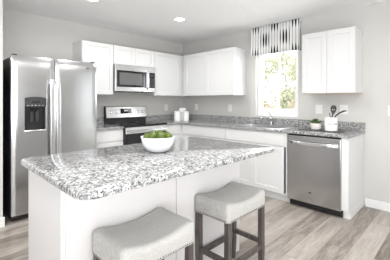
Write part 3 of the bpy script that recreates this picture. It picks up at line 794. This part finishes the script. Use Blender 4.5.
# utensils
ux, uy = -.335, -2.978
rx, ry = .42, -.90          # towards picture right
t = thing('slotted_spoon', 'black nylon slotted spoon standing upright in the crock', 'cooking utensil', (ux, uy, PZ + .007))
bm = bmesh.new(); tube(bm, [(-.01, .012, .002), (0, 0, .12), (.002, -.016, .175), (.003, -.022, .200)], [.006, .006, .008, .010], 8); obj('handle', bm, 'utensil', t, True)
bm = bmesh.new()
outl = [(-.010, 0), (-.026, .025), (-.032, .055), (-.027, .080), (-.010, .094), (.012, .094), (.028, .080), (.032, .055), (.024, .025), (.008, 0)]
def shell(bm, outl, holes, org, R_, tilt, th=.003):
    # slotted blade: columns of strips between the slots
    pass
cols = [-.032, -.022, -.016, -.006, 0, .006, .016, .022, .032]
def width_at(h): 
    for (xa, za), (xb, zb) in zip(outl[5:], outl[6:]):
        if zb <= h <= za: return xb + (xa - xb) * (h - zb) / max(1e-6, za - zb)
    return .012
nv = 9; G = {}
def P3(x, h): 
    c_ = .010 * ((x / .032) ** 2) 
    return (.004 + x * .42 * 1 + c_ * -.7, -.022 - .0 + x * -.90 - h * .05 + c_ * -.5, .190 + h * 1.15)
hs = [k * .094 / nv for k in range(nv + 1)]
for a in range(nv):
    for s_ in range(8):
        h0, h1 = hs[a], hs[a + 1]
        if s_ in (1, 3, 4, 6) and False: continue
        x00 = -width_at(h0) + s_ / 8 * 2 * width_at(h0); x01 = -width_at(h0) + (s_ + 1) / 8 * 2 * width_at(h0)
        x10 = -width_at(h1) + s_ / 8 * 2 * width_at(h1); x11 = -width_at(h1) + (s_ + 1) / 8 * 2 * width_at(h1)
        if s_ in (2, 5) and a == 4: continue
        bm.faces.new([bm.verts.new(P3(*q)) for q in ((x00, h0), (x01, h0), (x11, h1), (x10, h1))])
bmesh.ops.remove_doubles(bm, verts=bm.verts, dist=1e-5)
r_ = bmesh.ops.solidify(bm, geom=list(bm.faces), thickness=.0035)
obj('slotted_head', bm, 'utensil', t, True)
t = thing('serving_utensil', 'black utensil leaning out of the crock to the right', 'cooking utensil', (ux, uy, PZ + .007))
bm = bmesh.new(); tube(bm, [(-.012, .030, .002), (.0, -.024, .120), (.010, -.050, .172), (.022, -.085, .205), (.038, -.125, .228), (.050, -.155, .234)], [.005, .007, .009, .012, .013, .008], 10, .8); obj('handle', bm, 'utensil', t, True)
t = thing('spatula', 'black spatula handle just behind the slotted spoon in the crock', 'cooking utensil', (ux, uy, PZ + .007))
bm = bmesh.new(); tube(bm, [(.01, -.020, .002), (.01, .010, .140), (.011, .020, .185), (.012, .024, .205)], [.004, .005, .008, .005], 8, .6); obj('handle', bm, 'utensil', t, True)

# ------------------------------------------------------------------ stools
def stool(label, loc):
    t = thing('counter_stool', label, 'stool', loc, group='counter stools at the island')
    hx_, hy_ = .227, .153; ZB, ZT = .495, .632
    # cushion: saddle profile along X, rounded edges
    bm = bmesh.new(); NX, NY = 28, 20
    def top(u, v):  # u,v in -1..1
        s_ = .046 * (1 - abs(u) ** 2.2) * (1 - .15 * v * v)
        e = max(abs(u) ** 7, abs(v) ** 7)
        return ZT - s_ - .026 * max(0, min(1, (abs(u) - .78) / .22)) ** 2.2 - .012 * max(0, min(1, (abs(v) - .84) / .16)) ** 2.2
    G = [[bm.verts.new((hx_ * u, hy_ * v, top(u, v))) for u in [-1 + 2 * i / NX for i in range(NX + 1)]] for v in [-1 + 2 * j / NY for j in range(NY + 1)]]
    for j in range(NY):
        for i in range(NX): bm.faces.new((G[j][i], G[j][i + 1], G[j + 1][i + 1], G[j + 1][i]))
    per = [(0, i) for i in range(NX + 1)] + [(j, NX) for j in range(1, NY + 1)] + [(NY, i) for i in range(NX - 1, -1, -1)] + [(j, 0) for j in range(NY - 1, 0, -1)]
    prev = [G[j][i] for j, i in per]
    for zz, g in ((.62, 1.008), (.35, 1.012), (.12, 1.006), (0, .995)):
        cur = []
        for p, (j, i) in zip([G[j][i] for j, i in per], per):
            cur.append(bm.verts.new((p.co.x * g, p.co.y * g, ZB + (p.co.z - ZB) * zz)))
        for k in range(len(per)):
            l = (k + 1) % len(per); bm.faces.new((prev[k], prev[l], cur[l], cur[k]))
        prev = cur
    bm.faces.new(prev)
    # round the vertical corners
    for v in bm.verts:
        x, y = abs(v.co.x) - (hx_ - .022), abs(v.co.y) - (hy_ - .022)
        if x > 0 and y > 0:
            d_ = math.hypot(x, y)
            m_ = max(x, y)
            if d_ > 1e-6:
                k_ = m_ / d_
                v.co.x = math.copysign(hx_ - .022 + x * k_, v.co.x); v.co.y = math.copysign(hy_ - .022 + y * k_, v.co.y)
    cu = obj('seat_cushion', bm, 'linen', t, True, angle=180)
    # nailhead trim along the lower edge
    bm = bmesh.new(); pts = []
    X, Y = hx_ * 1.006, hy_ * 1.006; r = .03
    def line(a, b_, n_): return [(a[0] + (b_[0] - a[0]) * k / n_, a[1] + (b_[1] - a[1]) * k / n_, a[2]) for k in range(n_)]
    for (a, b_, nrm) in (((-X + r, -Y), (X - r, -Y), (0, -1)), ((X, -Y + r), (X, Y - r), (1, 0)), ((X - r, Y), (-X + r, Y), (0, 1)), ((-X, Y - r), (-X, -Y + r), (-1, 0))):
        ln = math.dist(a, b_); n_ = int(ln / .016)
        for k in range(n_ + 1):
            pts.append((a[0] + (b_[0] - a[0]) * k / n_, a[1] + (b_[1] - a[1]) * k / n_, nrm))
    for x, y, nrm in pts:
        r2 = bmesh.ops.create_icosphere(bm, subdivisions=1, radius=.005)
        bmesh.ops.translate(bm, vec=(x, y, ZB + .010), verts=r2['verts'])
    nl = obj('nailhead_trim', bm, 'nail', cu, True); nl['kind'] = 'stuff'
    obj('seat_frame', BX(-hx_ + .05, hx_ - .05, -hy_ + .05, hy_ - .05, ZB - .018, ZB - .001), 'wood', t)
    lx, ly, h = hx_ - .026, hy_ - .024, .0185
    for sx in (-1, 1):
        for sy in (-1, 1):
            bm = bmesh.new()
            rings = [[(sx * lx + a_, sy * ly + b2, z) for a_, b2 in ((-q, -q), (q, -q), (q, q), (-q, q))] for q, z in ((.011, 0), (.013, .02), (h - .001, .10), (h, .16), (h, ZB - .0305 if False else ZB - .002))]
            loop_faces(bm, rings)
            bmesh.ops.bevel(bm, geom=[e for e in bm.edges if abs(e.verts[0].co.z - e.verts[1].co.z) > .01], offset=.002, segments=1, affect='EDGES')
            obj('leg', bm, 'wood', t)
    for sy, z in ((-1, .195), (1, .195)):
        obj('stretcher', BX(-lx + h, lx - h, sy * ly - .011, sy * ly + .011, z - .018, z + .018, bevel=.002), 'wood', t)
    for sx in (-1, 1):
        obj('stretcher', BX(sx * lx - .011, sx * lx + .011, -ly + h, ly - h, .228 - .018, .228 + .018, bevel=.002), 'wood', t)
    return t
s1 = stool('grey linen saddle-seat counter stool nearer the camera, cut by the bottom edge', (-2.965, -2.914, 0))
dup(s1, (-2.213, -2.912, 0), label='grey linen saddle-seat counter stool at the right half of the island, legs showing')

# ------------------------------------------------------------------ outdoors
random.seed(11)
bm = BX(T + .01, 60, -30, 40, -.65, -.5); struct('ground', bm, 'grass')
def leaf_cloud(bm, blobs, n, size):
    tot = sum(b_[3] ** 2 for b_ in blobs)
    for bx_, by_, bz_, r in blobs:
        for _ in range(int(n * r * r / tot)):
            d_ = Vector((random.gauss(0, 1), random.gauss(0, 1), random.gauss(0, 1))).normalized() * r * random.uniform(.55, 1.05)
            c = Vector((bx_, by_, bz_)) + d_
            u = Vector((random.gauss(0, 1), random.gauss(0, 1), random.gauss(0, 1))).normalized()
            v = u.cross(Vector((random.gauss(0, 1), random.gauss(0, 1), random.gauss(0, 1)))).normalized(); s_ = size * random.uniform(.6, 1.3)
            bm.faces.new([bm.verts.new(c + u * s_), bm.verts.new(c + v * s_ * .5), bm.verts.new(c - u * s_), bm.verts.new(c - v * s_ * .5)])
def tree(label, x, y, h, r, m, n=2600, size=.11):
    t = thing('garden_tree', label, 'tree', (x, y, -.5), group='trees beyond the window')
    bm = bmesh.new(); tube(bm, [(0, 0, 0), (.05, 0, h * .3), (0, .06, h * .7)], [.13, .10, .04], 8)
    for k in range(5):
        a_ = k * 1.3; tube(bm, [(0, 0, h * (.3 + .07 * k)), (math.cos(a_) * r * .6, math.sin(a_) * r * .6, h * (.45 + .08 * k))], [.05, .015], 6)
    obj('trunk', bm, 'bark', t, True)
    bm = bmesh.new(); blobs = []
    for k in range(11):
        a_ = random.uniform(0, 6.28); rr = random.uniform(0, r * .75)
        blobs.append((math.cos(a_) * rr, math.sin(a_) * rr, h * random.uniform(.22, .92), r * random.uniform(.35, .55)))
    leaf_cloud(bm, blobs, n, size); obj('crown', bm, m, t)
tree('pale green tree seen in the left half of the upper window sash', 8.0, 4.2, 4.6, 1.7, 'foliage2', 5200, .08)
tree('yellow-green tree seen in the right half of the upper window sash', 11.8, 2.2, 4.7, 1.7, 'foliage1', 5200, .08)
tree('tan autumn shrub-like tree low in the left window half', 5.6, 1.5, 1.8, .8, 'foliage3', 3200, .05)
tree('tan autumn shrub-like tree low in the right window half', 8.2, .8, 2.1, .95, 'foliage3', 3200, .05)
tree('pale green tree furthest behind, seen between the others', 17.0, 6.2, 5.6, 2.2, 'foliage1', 5000, .10)
